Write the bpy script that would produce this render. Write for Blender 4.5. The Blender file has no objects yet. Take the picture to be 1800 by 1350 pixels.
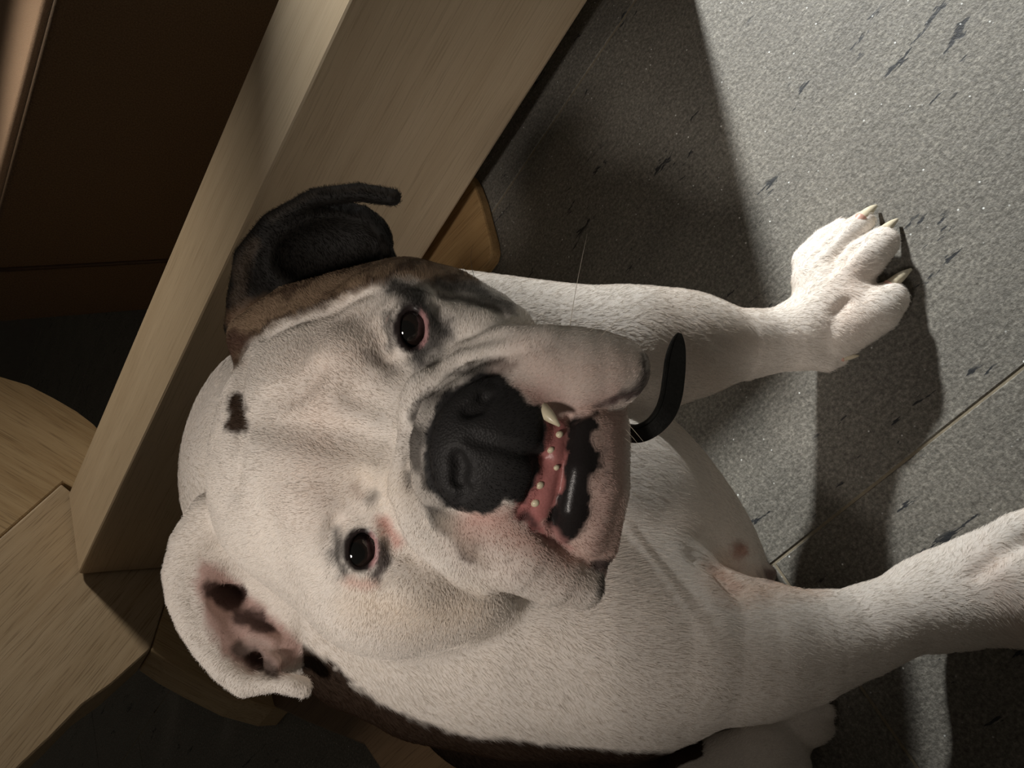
import bpy, bmesh, math, random
import numpy as np
from mathutils import Vector, Matrix, noise as mnoise

# ------------------------------------------------------------------ camera, world, lights
F_PX = 1351.0
CAM_H = 580.0                                   # camera height above the tiles, millimetres
D1 = np.array([-1475.0, 1835.0, 1351.0]); D1 /= np.linalg.norm(D1)     # world X (along the rail)
NA = np.array([1450.0, 171.0, 1351.0]); NA -= D1 * NA.dot(D1); NA /= np.linalg.norm(NA)  # straight down
M1 = np.cross(D1, NA)                           # world Y
ROT = np.array([D1, M1, -NA])                   # camera axes (mm) to world axes

def to_world(c):
    c = np.asarray(c, float)
    w = c @ ROT.T
    w[..., 2] += CAM_H
    return w / 1000.0

scene = bpy.context.scene
COL = scene.collection
cam_data = bpy.data.cameras.new('camera')
cam_data.sensor_width = 36.0
cam_data.lens = F_PX / 1800.0 * 36.0
cam_data.clip_start = 0.02
cam = bpy.data.objects.new('camera', cam_data)
COL.objects.link(cam)
mw = Matrix.Identity(4)
for r in range(3):
    mw[r][0] = ROT[r][0]; mw[r][1] = -ROT[r][1]; mw[r][2] = -ROT[r][2]
mw[2][3] = CAM_H / 1000.0
cam.matrix_world = mw
scene.camera = cam
scene.view_settings.view_transform = 'Standard'
scene.view_settings.look = 'None'
scene.view_settings.gamma = 1.0
scene.view_settings.use_curve_mapping = False
scene.view_settings.exposure = 0.0

world = bpy.data.worlds.new('room_ambient'); scene.world = world
world.use_nodes = True
world.node_tree.nodes['Background'].inputs[0].default_value = (1.0, 0.87, 0.70, 1)
world.node_tree.nodes['Background'].inputs[1].default_value = 0.038

def lamp(name, kind, loc, aim, energy, color, size=0.2, **kw):
    d = bpy.data.lights.new(name, kind)
    d.energy = energy; d.color = color
    if kind == 'AREA':
        d.shape = 'DISK'; d.size = size
    else:
        d.shadow_soft_size = size
    for k, v in kw.items():
        setattr(d, k, v)
    o = bpy.data.objects.new(name, d); COL.objects.link(o)
    o.location = loc
    o.rotation_euler = (Vector(aim) - Vector(loc)).to_track_quat('-Z', 'Y').to_euler()
    return o

lamp('next_room_lamp', 'AREA', (-1.62, -4.2, 2.5), (0.05, -0.3, 0.1), 590, (1.0, 1.0, 0.97), 0.34)
lamp('ceiling_spot', 'SPOT', (0.33, 0.34, 1.32), (0.305, -0.215, 0.37), 34, (1.0, 0.905, 0.82), 0.10,
     spot_size=math.radians(27), spot_blend=1.0)
lamp('rail_fill_spot', 'SPOT', (0.30, -1.92, 1.0), (0.78, -0.73, 0.26), 58, (1.0, 0.89, 0.74), 0.10,
     spot_size=math.radians(38), spot_blend=1.0)  # added spot, stands in for weakened next-room light on rail and leg

# ------------------------------------------------------------------ helpers
def tag(o, label=None, cat=None, group=None, kind=None):
    if label: o['label'] = label
    if cat: o['category'] = cat
    if group: o['group'] = group
    if kind: o['kind'] = kind
    return o

def empty(name, loc=(0, 0, 0)):
    o = bpy.data.objects.new(name, None); COL.objects.link(o); o.location = loc
    o.empty_display_size = 0.05
    return o

def mesh_obj(name, verts, faces, mat=None, parent=None, smooth=False):
    me = bpy.data.meshes.new(name)
    me.from_pydata([tuple(v) for v in verts], [], [tuple(f) for f in faces])
    me.update()
    if smooth:
        me.polygons.foreach_set('use_smooth', [True] * len(me.polygons))
    o = bpy.data.objects.new(name, me); COL.objects.link(o)
    if mat: me.materials.append(mat)
    if parent:
        o.parent = parent
        o.matrix_parent_inverse = Matrix.Translation(parent.location).inverted()
    return o

def bm_obj(name, bm, mat=None, parent=None, smooth=False):
    me = bpy.data.meshes.new(name)
    bm.normal_update(); bm.to_mesh(me); bm.free()
    if smooth:
        me.polygons.foreach_set('use_smooth', [True] * len(me.polygons))
    o = bpy.data.objects.new(name, me); COL.objects.link(o)
    if mat: me.materials.append(mat)
    if parent:
        o.parent = parent
        o.matrix_parent_inverse = Matrix.Translation(parent.location).inverted()
    return o

class NT:
    def __init__(self, name):
        self.mat = bpy.data.materials.new(name); self.mat.use_nodes = True
        self.nt = self.mat.node_tree; self.nt.nodes.clear()
        self.out = self.add('ShaderNodeOutputMaterial')
        self.bsdf = self.add('ShaderNodeBsdfPrincipled')
        self.link(self.bsdf.outputs[0], self.out.inputs[0])
    def add(self, t, **kw):
        n = self.nt.nodes.new(t)
        for k, v in kw.items():
            if k.startswith('i_'):
                n.inputs[k[2:].replace('_', ' ')].default_value = v
            else:
                setattr(n, k, v)
        return n
    def link(self, a, b): self.nt.links.new(a, b)
    def ramp(self, fac, stops, interp='LINEAR'):
        n = self.add('ShaderNodeValToRGB'); cr = n.color_ramp; cr.interpolation = interp
        while len(cr.elements) < len(stops): cr.elements.new(0.5)
        for e, (p, c) in zip(cr.elements, stops):
            e.position = p; e.color = (*c, 1) if len(c) == 3 else c
        self.link(fac, n.inputs[0]); return n.outputs[0]
    def noise(self, vec, scale, detail=3, rough=0.55, dim=None):
        n = self.add('ShaderNodeTexNoise'); n.inputs['Scale'].default_value = scale
        n.inputs['Detail'].default_value = detail; n.inputs['Roughness'].default_value = rough
        if vec is not None: self.link(vec, n.inputs['Vector'])
        return n.outputs[0]
    def mapping(self, vec, scale=(1, 1, 1), rot=(0, 0, 0), loc=(0, 0, 0)):
        n = self.add('ShaderNodeMapping'); n.inputs['Scale'].default_value = scale
        n.inputs['Rotation'].default_value = rot; n.inputs['Location'].default_value = loc
        self.link(vec, n.inputs['Vector']); return n.outputs[0]
    def mix(self, fac, a, b, blend='MIX'):
        n = self.add('ShaderNodeMix', data_type='RGBA', blend_type=blend)
        for sock, v in ((n.inputs[0], fac), (n.inputs[6], a), (n.inputs[7], b)):
            if hasattr(v, 'node'): self.link(v, sock)
            elif isinstance(v, (int, float)): sock.default_value = v
            else: sock.default_value = (*v, 1) if len(v) == 3 else v
        return n.outputs[2]
    def math(self, op, a, b=0.0):
        n = self.add('ShaderNodeMath', operation=op)
        for sock, v in zip(n.inputs, (a, b)):
            if hasattr(v, 'node'): self.link(v, sock)
            else: sock.default_value = v
        return n.outputs[0]
    def bump(self, h, strength, dist=0.002):
        n = self.add('ShaderNodeBump'); n.inputs['Strength'].default_value = strength
        n.inputs['Distance'].default_value = dist
        self.link(h, n.inputs['Height']); self.link(n.outputs[0], self.bsdf.inputs['Normal'])
    def coord(self, which='Object'):
        return self.add('ShaderNodeTexCoord').outputs[which]
    def color(self, c):
        if hasattr(c, 'node'): self.link(c, self.bsdf.inputs['Base Color'])
        else: self.bsdf.inputs['Base Color'].default_value = (*c, 1)
    def set(self, **kw):
        for k, v in kw.items(): self.bsdf.inputs[k.replace('_', ' ')].default_value = v
        return self

# pixel helpers: a viewing ray of the photograph met with a plane of the room (millimetres, camera axes)
def ray(px, py): return np.array([px - 900.0, py - 675.0, F_PX]) / F_PX
def P(px, py, z): return ray(px, py) * z
def zh(px, py, h): return (CAM_H - h) / ray(px, py).dot(NA)
def Pf(px, py, h): return P(px, py, zh(px, py, h))
def on_x(px, py, x): r = ray(px, py); return r * (x / r.dot(D1))
def on_y(px, py, y): r = ray(px, py); return r * (y / r.dot(M1))

# ------------------------------------------------------------------ materials of the room
def wood_mat(name, axis_rot, light, dark, scale=1.0, pore=0.65):
    n = NT(name)
    c = n.coord('Object')
    c = n.mapping(c, rot=axis_rot)
    st = n.mapping(c, scale=(1.6 * scale, 26 * scale, 26 * scale))
    a = n.noise(st, 3.0, 5, 0.62)
    st2 = n.mapping(c, scale=(9 * scale, 330 * scale, 330 * scale))
    b = n.noise(st2, 2.0, 2, 0.5)
    big = n.noise(n.mapping(c, scale=(0.6, 5, 5)), 2.0, 3)
    base = n.ramp(a, [(0.25, dark), (0.58, light), (0.8, tuple(min(1, v * 1.08) for v in light))])
    pores = n.ramp(b, [(0.33, (0.50, 0.46, 0.42)), (0.46, (1, 1, 1))])
    col = n.mix(pore, base, pores, 'MULTIPLY')
    tint = n.ramp(big, [(0.3, (0.86, 0.84, 0.80)), (0.7, (1, 1, 1))])
    n.color(n.mix(1.0, col, tint, 'MULTIPLY'))
    n.set(Roughness=0.5, Specular_IOR_Level=0.3)
    n.bump(b, 0.25, 0.0006)
    return n.mat

LIGHT_W, DARK_W = (0.60, 0.48, 0.335), (0.50, 0.38, 0.25)
mat_rail = wood_mat('ash_wood_rail', (0, 0, 0), LIGHT_W, (0.545, 0.425, 0.29), 1.0, 0.35)
mat_arm_a = wood_mat('ash_wood_arm', (math.radians(-41.8), 0, math.radians(-90)), LIGHT_W, DARK_W)
mat_arm_b = wood_mat('ash_wood_cross_arm', (math.radians(-131.8), 0, math.radians(-90)), (0.57, 0.43, 0.26), (0.47, 0.33, 0.18))
mat_pad = wood_mat('darkened_wood_pad', (0, 0, 0), (0.17, 0.11, 0.065), (0.13, 0.085, 0.05))  # wood colour darkened to offset the spot's light on the pad
mat_foot = wood_mat('oiled_wood_foot', (0, 0, math.radians(12)), (0.52, 0.34, 0.16), (0.38, 0.23, 0.10))

def tile_mat():
    n = NT('grey_speckled_stone')
    c = n.coord('Object')
    fine = n.noise(c, 340, 3, 0.75)
    mid = n.noise(c, 150, 3, 0.6)
    big = n.noise(n.mapping(c, scale=(1, 2, 1)), 9, 3)
    base = n.ramp(fine, [(0.30, (0.092, 0.086, 0.074)), (0.5, (0.178, 0.168, 0.147)), (0.70, (0.31, 0.294, 0.255))])
    base = n.mix(0.5, base, n.ramp(mid, [(0.3, (0.62, 0.62, 0.62)), (0.7, (1.2, 1.2, 1.2))]), 'MULTIPLY')
    base = n.mix(0.7, base, n.ramp(big, [(0.3, (0.80, 0.80, 0.80)), (0.7, (1.1, 1.1, 1.08))]), 'MULTIPLY')
    # dark slivers of mica running with the bedding
    wob = n.noise(c, 60, 2)
    vec = n.mapping(c, scale=(20, 85, 20))
    va = n.add('ShaderNodeVectorMath', operation='ADD')
    n.link(vec, va.inputs[0])
    sc = n.add('ShaderNodeVectorMath', operation='SCALE'); n.link(n.coord('Object'), sc.inputs[0])
    n.link(n.math('MULTIPLY', wob, 1.4), sc.inputs[3]); n.link(sc.outputs[0], va.inputs[1])
    streak = n.noise(va.outputs[0], 0.9, 4, 0.72)
    mask = n.ramp(streak, [(0.60, (0, 0, 0)), (0.625, (1, 1, 1))])
    patch = n.ramp(n.noise(n.mapping(c, scale=(7, 16, 7)), 1.0, 2), [(0.515, (0, 0, 0)), (0.555, (1, 1, 1))])
    m = n.math('MULTIPLY', mask, patch)
    base = n.mix(m, base, (0.022, 0.024, 0.027))
    # bright mineral grains
    v = n.add('ShaderNodeTexVoronoi'); v.inputs['Scale'].default_value = 190
    n.link(c, v.inputs['Vector'])
    d = n.ramp(v.outputs['Distance'], [(0.08, (1, 1, 1)), (0.17, (0, 0, 0))])
    sep = n.add('ShaderNodeSeparateColor'); n.link(v.outputs['Color'], sep.inputs[0])
    r = n.ramp(sep.outputs[0], [(0.84, (0, 0, 0)), (0.99, (1, 1, 1))])
    n.color(n.mix(n.math('MULTIPLY', d, r), base, (0.92, 0.94, 0.92)))
    n.set(Roughness=0.62, Specular_IOR_Level=0.35)
    n.bump(n.math('ADD', n.noise(c, 260, 3, 0.7), n.math('MULTIPLY', n.noise(n.mapping(c, scale=(1, 2.2, 1)), 30, 4), 1.2)), 0.5, 0.0013)
    return n.mat
mat_tile = tile_mat()

def plain(name, col, rough=0.6, nscale=300, var=0.15, bump=0.2, spec=0.3):
    n = NT(name)
    f = n.noise(n.coord('Object'), nscale, 3)
    lo = tuple(c * (1 - var) for c in col); hi = tuple(min(1, c * (1 + var)) for c in col)
    n.color(n.ramp(f, [(0.3, lo), (0.7, hi)]))
    n.set(Roughness=rough, Specular_IOR_Level=spec)
    if bump: n.bump(f, bump, 0.001)
    return n.mat
mat_grout = plain('sandy_grout', (0.25, 0.215, 0.155), 0.9)
mat_leather = plain('brown_leather', (0.115, 0.075, 0.045), 0.6, 420, 0.3, 0.5)
mat_seam = plain('leather_piping', (0.045, 0.024, 0.013), 0.5, 500, 0.2, 0.2)
mat_fleece = plain('tan_fleece', (0.52, 0.36, 0.25), 0.95, 900, 0.3, 0.9, 0.05)
mat_sofaleg = plain('dark_wood', (0.03, 0.02, 0.015), 0.5)

# ------------------------------------------------------------------ floor of stone tiles
FX0, FX1, FY0, FY1 = -1.35, 3.30, -3.10, 0.95
floor = mesh_obj('floor', [(FX0, FY0, -0.0009), (FX1, FY0, -0.0009), (FX1, FY1, -0.0009), (FX0, FY1, -0.0009),
                           (FX0, FY0, -0.03), (FX1, FY0, -0.03), (FX1, FY1, -0.03), (FX0, FY1, -0.03)],
                 [(0, 1, 2, 3), (7, 6, 5, 4), (0, 4, 5, 1), (1, 5, 6, 2), (2, 6, 7, 3), (3, 7, 4, 0)], mat_grout)
tag(floor, 'grey speckled stone tile floor with sandy joints', kind='structure')
TW, TL, GAP, BV = 0.507, 1.015, 0.0023, 0.0007
rng = random.Random(4)
def tile(x0, y0, x1, y1):
    x0 = max(x0, FX0); x1 = min(x1, FX1); y0 = max(y0, FY0); y1 = min(y1, FY1)
    if x1 - x0 < 0.05 or y1 - y0 < 0.05: return
    g = GAP / 2
    x0 += g; x1 -= g; y0 += g; y1 -= g
    b = BV; t = rng.uniform(-0.0002, 0.0)
    vs = [(x0, y0, -0.0009), (x1, y0, -0.0009), (x1, y1, -0.0009), (x0, y1, -0.0009),
          (x0, y0, t - b), (x1, y0, t - b), (x1, y1, t - b), (x0, y1, t - b),
          (x0 + b, y0 + b, t), (x1 - b, y0 + b, t), (x1 - b, y1 - b, t), (x0 + b, y1 - b, t)]
    fs = []
    for o in (0, 4):
        for i in range(4):
            j = (i + 1) % 4
            fs.append((o + i, o + j, o + 4 + j, o + 4 + i))
    fs.append((8, 9, 10, 11))
    mesh_obj('tile', vs, fs, mat_tile, floor)
yr = -0.139 - 6 * TW
k = 0
while yr < FY1:
    off = (-0.05 if k == 4 else 0.288) if k % 2 == 0 else -0.32
    x = off - 3 * TL
    while x < FX1:
        tile(x, yr, x + TL, yr + TW); x += TL
    yr += TW; k += 1

# ------------------------------------------------------------------ added wall behind the sofa, its low opening shaped to limit the next-room lamp
mat_wall = plain('painted_wall', (0.16, 0.15, 0.135), 0.9, 60, 0.05, 0.1)
bmw = bmesh.new()
for lo, hi in (((-0.585, -2.34, 0.0), (3.3, -2.22, 2.4)), ((-1.35, -2.34, 1.375), (-0.585, -2.22, 2.4))):   # solid part shading the crossed leg, and a header keeping lamp light off the head
    g = bmesh.ops.create_cube(bmw, size=1.0)
    for v in g['verts']: v.co = Vector([l + (c + 0.5) * (h - l) for c, l, h in zip(v.co, lo, hi)])
tag(bm_obj('wall_light_blocker', bmw, mat_wall), 'added dark wall behind the brown sofa, blocking lamp light', kind='structure')

# ------------------------------------------------------------------ trestle table
table = empty('trestle_table', (1.10, -0.72, 0))
tag(table, 'pale ash trestle table base with thick square rail meeting a crossed leg behind the dog', 'table')

def prism(name, outline, off, mat, parent, bevel=0.004):
    """flat outline (world metres) pushed through by the vector off, edges eased"""
    bm = bmesh.new()
    a = [bm.verts.new(p) for p in outline]
    b = [bm.verts.new(Vector(p) + Vector(off)) for p in outline]
    n = len(a)
    bm.faces.new(a); bm.faces.new(b[::-1])
    for i in range(n):
        j = (i + 1) % n
        bm.faces.new((a[j], a[i], b[i], b[j]))
    bmesh.ops.recalc_face_normals(bm, faces=bm.faces[:])
    ed = [e for e in bm.edges if len(e.link_faces) == 2 and e.calc_face_angle() > 0.35]
    if bevel:
        bmesh.ops.bevel(bm, geom=ed, offset=bevel, segments=2, affect='EDGES', profile=0.5)
    ng = [f for f in bm.faces if len(f.verts) > 4]
    bmesh.ops.triangulate(bm, faces=ng)
    return bm_obj(name, bm, mat, parent)

def wx(px, py, x=1073.0): return Vector(to_world(on_x(px, py, x)))
def wf(px, py, h): return Vector(to_world(Pf(px, py, h)))

RAIL_X0, RAIL_X1 = -0.015, 1.068
rail = prism('rail', [(RAIL_X0, -0.651, 0.045), (RAIL_X0, -0.651, 0.262), (RAIL_X0, -0.794, 0.262), (RAIL_X0, -0.794, 0.045)],
             (RAIL_X1 - RAIL_X0, 0, 0), mat_rail, table, 0.004)
prism('rail_gap_blocker', [(0.02, -0.735, 0.0), (0.02, -0.735, 0.047), (0.02, -0.780, 0.047), (0.02, -0.780, 0.0)], (1.02, 0, 0), mat_pad, table, 0.002)  # added board, stops lamp light passing under the rail
def arm(name, pts, mat, thick=0.062):
    return prism(name, pts, (thick, 0, 0), mat, table, 0.003)
up = [wx(*p) for p in [(108, 850), (0, 945), (-130, 1059), (-200, 1300), (-130, 1520), (0, 1385), (40, 1343), (90, 1296), (145, 1240),
                       (196, 1204), (236, 1168), (264, 1143), (290, 1060), (290, 985), (200, 925)]]
o = arm('leg', up, mat_arm_a); o['label'] = 'raised arm of the crossed leg with coarse open grain'
left = [wx(*p) for p in [(111, 848), (3, 942), (-130, 1055), (-150, 640), (-60, 645), (0, 661), (50, 676), (95, 699), (135, 722), (165, 745), (215, 800), (205, 900)]]
arm('leg', left, mat_arm_b, 0.060)
low = [wx(*p) for p in [(291, 986), (291, 1061), (265, 1144), (300, 1168), (345, 1193), (414, 1228)]]
low += [Vector((1.073, -0.405, 0.03)), Vector((1.073, -0.40, 0.0)), Vector((1.073, -0.62, 0.0)), Vector((1.073, -0.64, 0.08))]
arm('leg', low, mat_arm_b, 0.058)
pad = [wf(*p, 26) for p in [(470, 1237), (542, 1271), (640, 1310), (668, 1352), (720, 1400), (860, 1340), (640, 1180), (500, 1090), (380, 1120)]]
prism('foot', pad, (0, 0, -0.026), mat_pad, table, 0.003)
foot = [wf(*p, 16) for p in [(822, 306), (833, 325), (843, 352), (862, 425), (864, 442), (860, 458), (846, 476), (800, 500), (700, 560), (660, 500), (740, 380)]]
o = prism('foot', foot, (0, 0, -0.016), mat_foot, table, 0.003); o['label'] = 'orange-brown rounded foot end under the rail'

# ------------------------------------------------------------------ sofa
sofa = empty('sofa', (0.6, -1.6, 0))
tag(sofa, 'dark brown leather sofa with a tan fleece seat behind the wooden rail', 'sofa')
def soft_box(name, lo, hi, mat, parent, r=0.02, seg=4, skew=None):
    bm = bmesh.new()
    bmesh.ops.create_cube(bm, size=1.0)
    for v in bm.verts:
        v.co = Vector([l + (c + 0.5) * (h - l) for c, l, h in zip(v.co, lo, hi)])
        if skew: v.co = skew(v.co)
    bmesh.ops.bevel(bm, geom=bm.edges[:], offset=r, segments=seg, affect='EDGES', profile=0.5)
    return bm_obj(name, bm, mat, parent, smooth=True)
lean = lambda c: Vector((c.x - (0.35 - c.z) * 0.34 if c.x > 0.8 else c.x, c.y, c.z))
soft_box('front_panel', (0.02, -1.34, 0.05), (1.115, -1.20, 0.368), mat_leather, sofa, 0.008, 4, lean)
soft_box('base', (0.05, -2.0, 0.06), (0.99, -1.34, 0.30), mat_leather, sofa, 0.01, 2)
soft_box('seat_cushion', (0.03, -1.98, 0.30), (1.05, -1.216, 0.379), mat_fleece, sofa, 0.016, 4)
soft_box('backrest', (0.03, -2.16, 0.06), (1.04, -1.99, 0.72), mat_leather, sofa, 0.04, 4)
def tube(name, pts, rad, mat, parent, seg=8, smooth=True):
    pts = [Vector(p) for p in pts]
    if not hasattr(rad, '__len__'): rad = [rad] * len(pts)
    vs, fs = [], []
    up0 = None
    for i, p in enumerate(pts):
        t = (pts[min(i + 1, len(pts) - 1)] - pts[max(i - 1, 0)]).normalized()
        if up0 is None: up0 = t.orthogonal().normalized()
        up0 = (up0 - t * up0.dot(t)).normalized()
        s = t.cross(up0)
        for k in range(seg):
            a = 2 * math.pi * k / seg
            vs.append(p + (up0 * math.cos(a) + s * math.sin(a)) * rad[i])
    for i in range(len(pts) - 1):
        for k in range(seg):
            k2 = (k + 1) % seg
            fs.append((i * seg + k, i * seg + k2, (i + 1) * seg + k2, (i + 1) * seg + k))
    fs.append(tuple(range(seg))[::-1]); fs.append(tuple((len(pts) - 1) * seg + k for k in range(seg)))
    return mesh_obj(name, vs, fs, mat, parent, smooth)
seam = [lean(Vector((0.985, -1.1995, z))) for z in np.linspace(0.06, 0.36, 8)]
tube('piping', [s + Vector((0, 0.0, 0)) for s in seam], 0.004, mat_seam, sofa)
for x in (0.10, 0.86):
    for y in (-1.30, -2.05):
        tube('leg', [(x, y, 0.0), (x, y, 0.062)], [0.02, 0.026], mat_sofaleg, sofa, 10)

# ------------------------------------------------------------------ the dog: one continuous surface grown from a signed distance field (mm, camera axes)
class SDF:
    def __init__(self): self.ops = []
    def add(self, kind, fn, c, r, k, g): self.ops.append((kind, fn, np.asarray(c, float), float(r), float(k), g))
    def chain(self, pts, rad, k=8, kind='add', g='head'):
        """rounded tube through points; rad in mm, one per point or one for all"""
        pts = np.asarray(pts, float)
        if np.isscalar(rad): rad = [rad] * len(pts)
        rad = np.asarray(rad, float)
        def fn(q):
            best = None
            for i in range(len(pts) - 1):
                a, b = pts[i], pts[i + 1]
                ab = b - a
                t = np.clip(((q - a) @ ab) / (ab @ ab), 0, 1)
                d = np.linalg.norm(q - a - t[:, None] * ab, axis=1) - (rad[i] + (rad[i + 1] - rad[i]) * t)
                best = d if best is None else np.minimum(best, d)
            return best
        c = pts.mean(0); r = np.linalg.norm(pts - c, axis=1).max() + rad.max()
        self.add(kind, fn, c, r, k, g)
    def ell(self, c, rad, rot=0.0, tilt=None, k=8, kind='add', g='head'):
        """ellipsoid; rot turns it in the picture plane (degrees), tilt = a full 3x3 of axes"""
        c = np.asarray(c, float); rad = np.asarray(rad, float)
        a = math.radians(rot)
        R = np.array([[math.cos(a), math.sin(a), 0], [-math.sin(a), math.cos(a), 0], [0, 0, 1.0]]) if tilt is None else np.asarray(tilt, float)
        def fn(q):
            p = (q - c) @ R.T
            k0 = np.linalg.norm(p / rad, axis=1); k1 = np.linalg.norm(p / (rad * rad), axis=1)
            return k0 * (k0 - 1.0) / np.maximum(k1, 1e-6)
        self.add(kind, fn, c, rad.max(), k, g)
    def eval(self, q, c=None, hd=None, groups=None):
        d = np.full(len(q), 1e3)
        for kind, fn, pc, pr, k, g in self.ops:
            if groups is not None and g not in groups: continue
            if c is not None and np.linalg.norm(c - pc) - pr - hd > 22 + k: continue
            e = fn(q)
            if kind == 'add':
                if k > 0:
                    h = np.maximum(k - np.abs(d - e), 0) / k
                    d = np.minimum(d, e) - h * h * k * 0.25
                else: d = np.minimum(d, e)
            else:
                e = -e
                h = np.maximum(k - np.abs(d - e), 0) / k
                d = np.maximum(d, e) + h * h * k * 0.25
        return d

S = SDF()
def px2mm(r, z): return r * z / F_PX
def CH(rows, k=8, kind='add', g='head'):
    """rows of (px, py, z, radius in pixels)"""
    S.chain([P(a, b, z) for a, b, z, r in rows], [px2mm(r, z) for a, b, z, r in rows], k, kind, g)
def CF(rows, k=8, kind='add', g='body'):
    """rows of (px, py, height above the floor, radius in pixels)"""
    zs = [zh(a, b, h) for a, b, h, r in rows]
    S.chain([P(a, b, z) for (a, b, h, r), z in zip(rows, zs)], [px2mm(r, z) for (a, b, h, r), z in zip(rows, zs)], k, kind, g)
def EL(px, py, z, rx, ry, rz, rot=0, k=8, kind='add', g='head'):
    """ellipsoid with rx, ry in pixels at its depth and rz in mm"""
    S.ell(P(px, py, z), (px2mm(rx, z), px2mm(ry, z), rz), rot, None, k, kind, g)

# --- trunk
EL(1040, 950, 560, 205, 262, 105, 10, 30, g='body')             # rib cage
EL(1170, 966, 610, 258, 150, 95, 62, 30, g='body')              # belly
CH([(560, 850, 560, 215), (760, 960, 560, 230), (980, 1010, 560, 250)], 30, g='body')   # neck and withers
CH([(675, 1070, 520, 175), (780, 1095, 512, 195), (920, 1118, 500, 198), (1080, 1130, 488, 188)], 25, g='body')   # right side of the neck and shoulder
EL(444, 776, 548, 98, 170, 60, 8, 20, g='body')                # nape behind the head
CH([(800, 600, 560, 125), (980, 610, 555, 112), (1130, 612, 540, 102)], 22, g='body')   # left shoulder
CH([(900, 1150, 670, 200), (1050, 1240, 690, 210), (1150, 1330, 690, 200)], 30, g='body')   # back and rump
CH([(1080, 1480, 620, 120), (1240, 1420, 575, 110), (1350, 1345, 560, 72)], 14, g='body')   # right thigh
CF([(1330, 1310, 26, 40), (1425, 1272, 14, 36)], 8)            # right hind foot
CF([(1405, 1262, 12, 18), (1452, 1252, 10, 16)], 3)
CF([(1410, 1285, 12, 18), (1452, 1280, 10, 15)], 3)
# --- left foreleg (upper in the picture)
CH([(1110, 612, 540, 100), (1210, 607, 548, 88)], 14, g='body')
zl = [zh(1450, 575, 30)]
CH([(1200, 607, 546, 90), (1300, 606, 556, 64), (1370, 598, 566, 54), (1430, 585, 572, 58)], 12, g='body')
CF([(1400, 588, 48, 50), (1460, 545, 32, 60), (1495, 540, 28, 54)], 12)
CF([(1440, 490, 28, 46), (1475, 505, 26, 48)], 12)
CF([(1425, 460, 26, 32), (1450, 425, 20, 24), (1478, 402, 14, 18)], 4)          # outer toe behind
CF([(1448, 462, 32, 30), (1488, 416, 26, 25), (1518, 390, 15, 19)], 3)          # toe
CF([(1478, 505, 34, 36), (1520, 455, 28, 36), (1550, 428, 18, 29)], 3)          # middle toe
CF([(1480, 580, 34, 46), (1540, 545, 28, 42), (1562, 528, 20, 33)], 3)          # near toe
CF([(1420, 622, 46, 26), (1455, 634, 36, 20), (1478, 632, 30, 12)], 6)           # dew claw pad
# --- right foreleg (lower in the picture)
CH([(1080, 1120, 470, 165), (1200, 1130, 465, 140), (1320, 1140, 468, 112)], 22, g='body')
CH([(1300, 1140, 468, 112), (1400, 1136, 472, 98), (1500, 1114, 478, 76), (1590, 1078, 480, 68), (1660, 1055, 482, 76)], 14, g='body')
CF([(1640, 1060, 44, 72), (1740, 1035, 34, 96), (1800, 1030, 32, 100)], 14)
CF([(1730, 985, 42, 46), (1790, 945, 38, 42), (1860, 915, 20, 36)], 6)
CF([(1780, 1020, 48, 46), (1850, 985, 40, 42), (1900, 970, 20, 36)], 6)
CF([(1790, 1085, 40, 48), (1870, 1060, 34, 42), (1920, 1050, 20, 36)], 6)
CF([(1640, 1000, 40, 20), (1680, 972, 40, 10)], 5)                               # dew claw pad
# --- folds of the trunk

# --- head
EL(590, 785, 468, 196, 268, 82, 12, 20)                          # skull
EL(520, 790, 452, 112, 196, 52, 12, 20)                          # forehead
CH([(445, 592, 462, 44), (520, 556, 458, 56), (610, 535, 452, 60), (700, 527, 448, 62)], 18)   # left temple
EL(735, 590, 455, 150, 122, 62, -8, 18)                          # left cheek
EL(690, 1000, 440, 172, 144, 62, 14, 20)                         # right cheek
EL(800, 1000, 440, 130, 98, 55, 20, 18)
CH([(650, 520, 418, 40), (700, 508, 424, 40), (790, 520, 428, 40), (860, 548, 432, 34)], 12)       # left brow and cheek bone
CH([(612, 640, 396, 56), (600, 760, 400, 60), (566, 880, 392, 70), (572, 955, 398, 48)], 20)
EL(800, 790, 410, 190, 205, 52, 12, 18)                          # muzzle root
EL(830, 590, 420, 110, 62, 40, -10, 12)                          # under the left eye
EL(725, 1012, 405, 80, 60, 36, 10, 12)                           # under the right eye
EL(840, 780, 364, 112, 138, 32, 14, 10)                          # nose block
EL(895, 795, 366, 82, 150, 32, 14, 8)                            # upper lip
CH([(900, 645, 374, 76), (960, 660, 370, 84), (1005, 660, 370, 78), (1045, 656, 372, 68), (1072, 652, 374.5, 59), (1090, 648, 377, 50)], 8)
EL(1010, 655, 372, 110, 70, 19, 2, 10)      # left flew
CH([(850, 935, 368, 78), (910, 965, 366, 76), (970, 1005, 371, 58), (1020, 1028, 377, 42)], 8)     # right flew
# --- lower jaw
CH([(1045, 748, 381, 58), (1035, 850, 377, 66), (1012, 948, 383, 60)], 6, g='jaw')
CH([(1064, 758, 375, 38), (1060, 860, 371, 42), (1046, 955, 378, 40)], 6, g='jaw')
CH([(1028, 742, 358, 30), (1018, 820, 352, 32), (1006, 890, 354, 33), (992, 930, 361, 24)], 3, g='jaw')    # lower lip
CH([(978, 745, 356, 24), (968, 800, 352, 27), (952, 860, 352, 28), (940, 905, 356, 28), (950, 935, 360, 24)], 2, g='jaw')                             # gum
CH([(925, 915, 372, 16), (975, 965, 376, 20), (1050, 1000, 384, 16)], 5, g='jaw')

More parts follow.
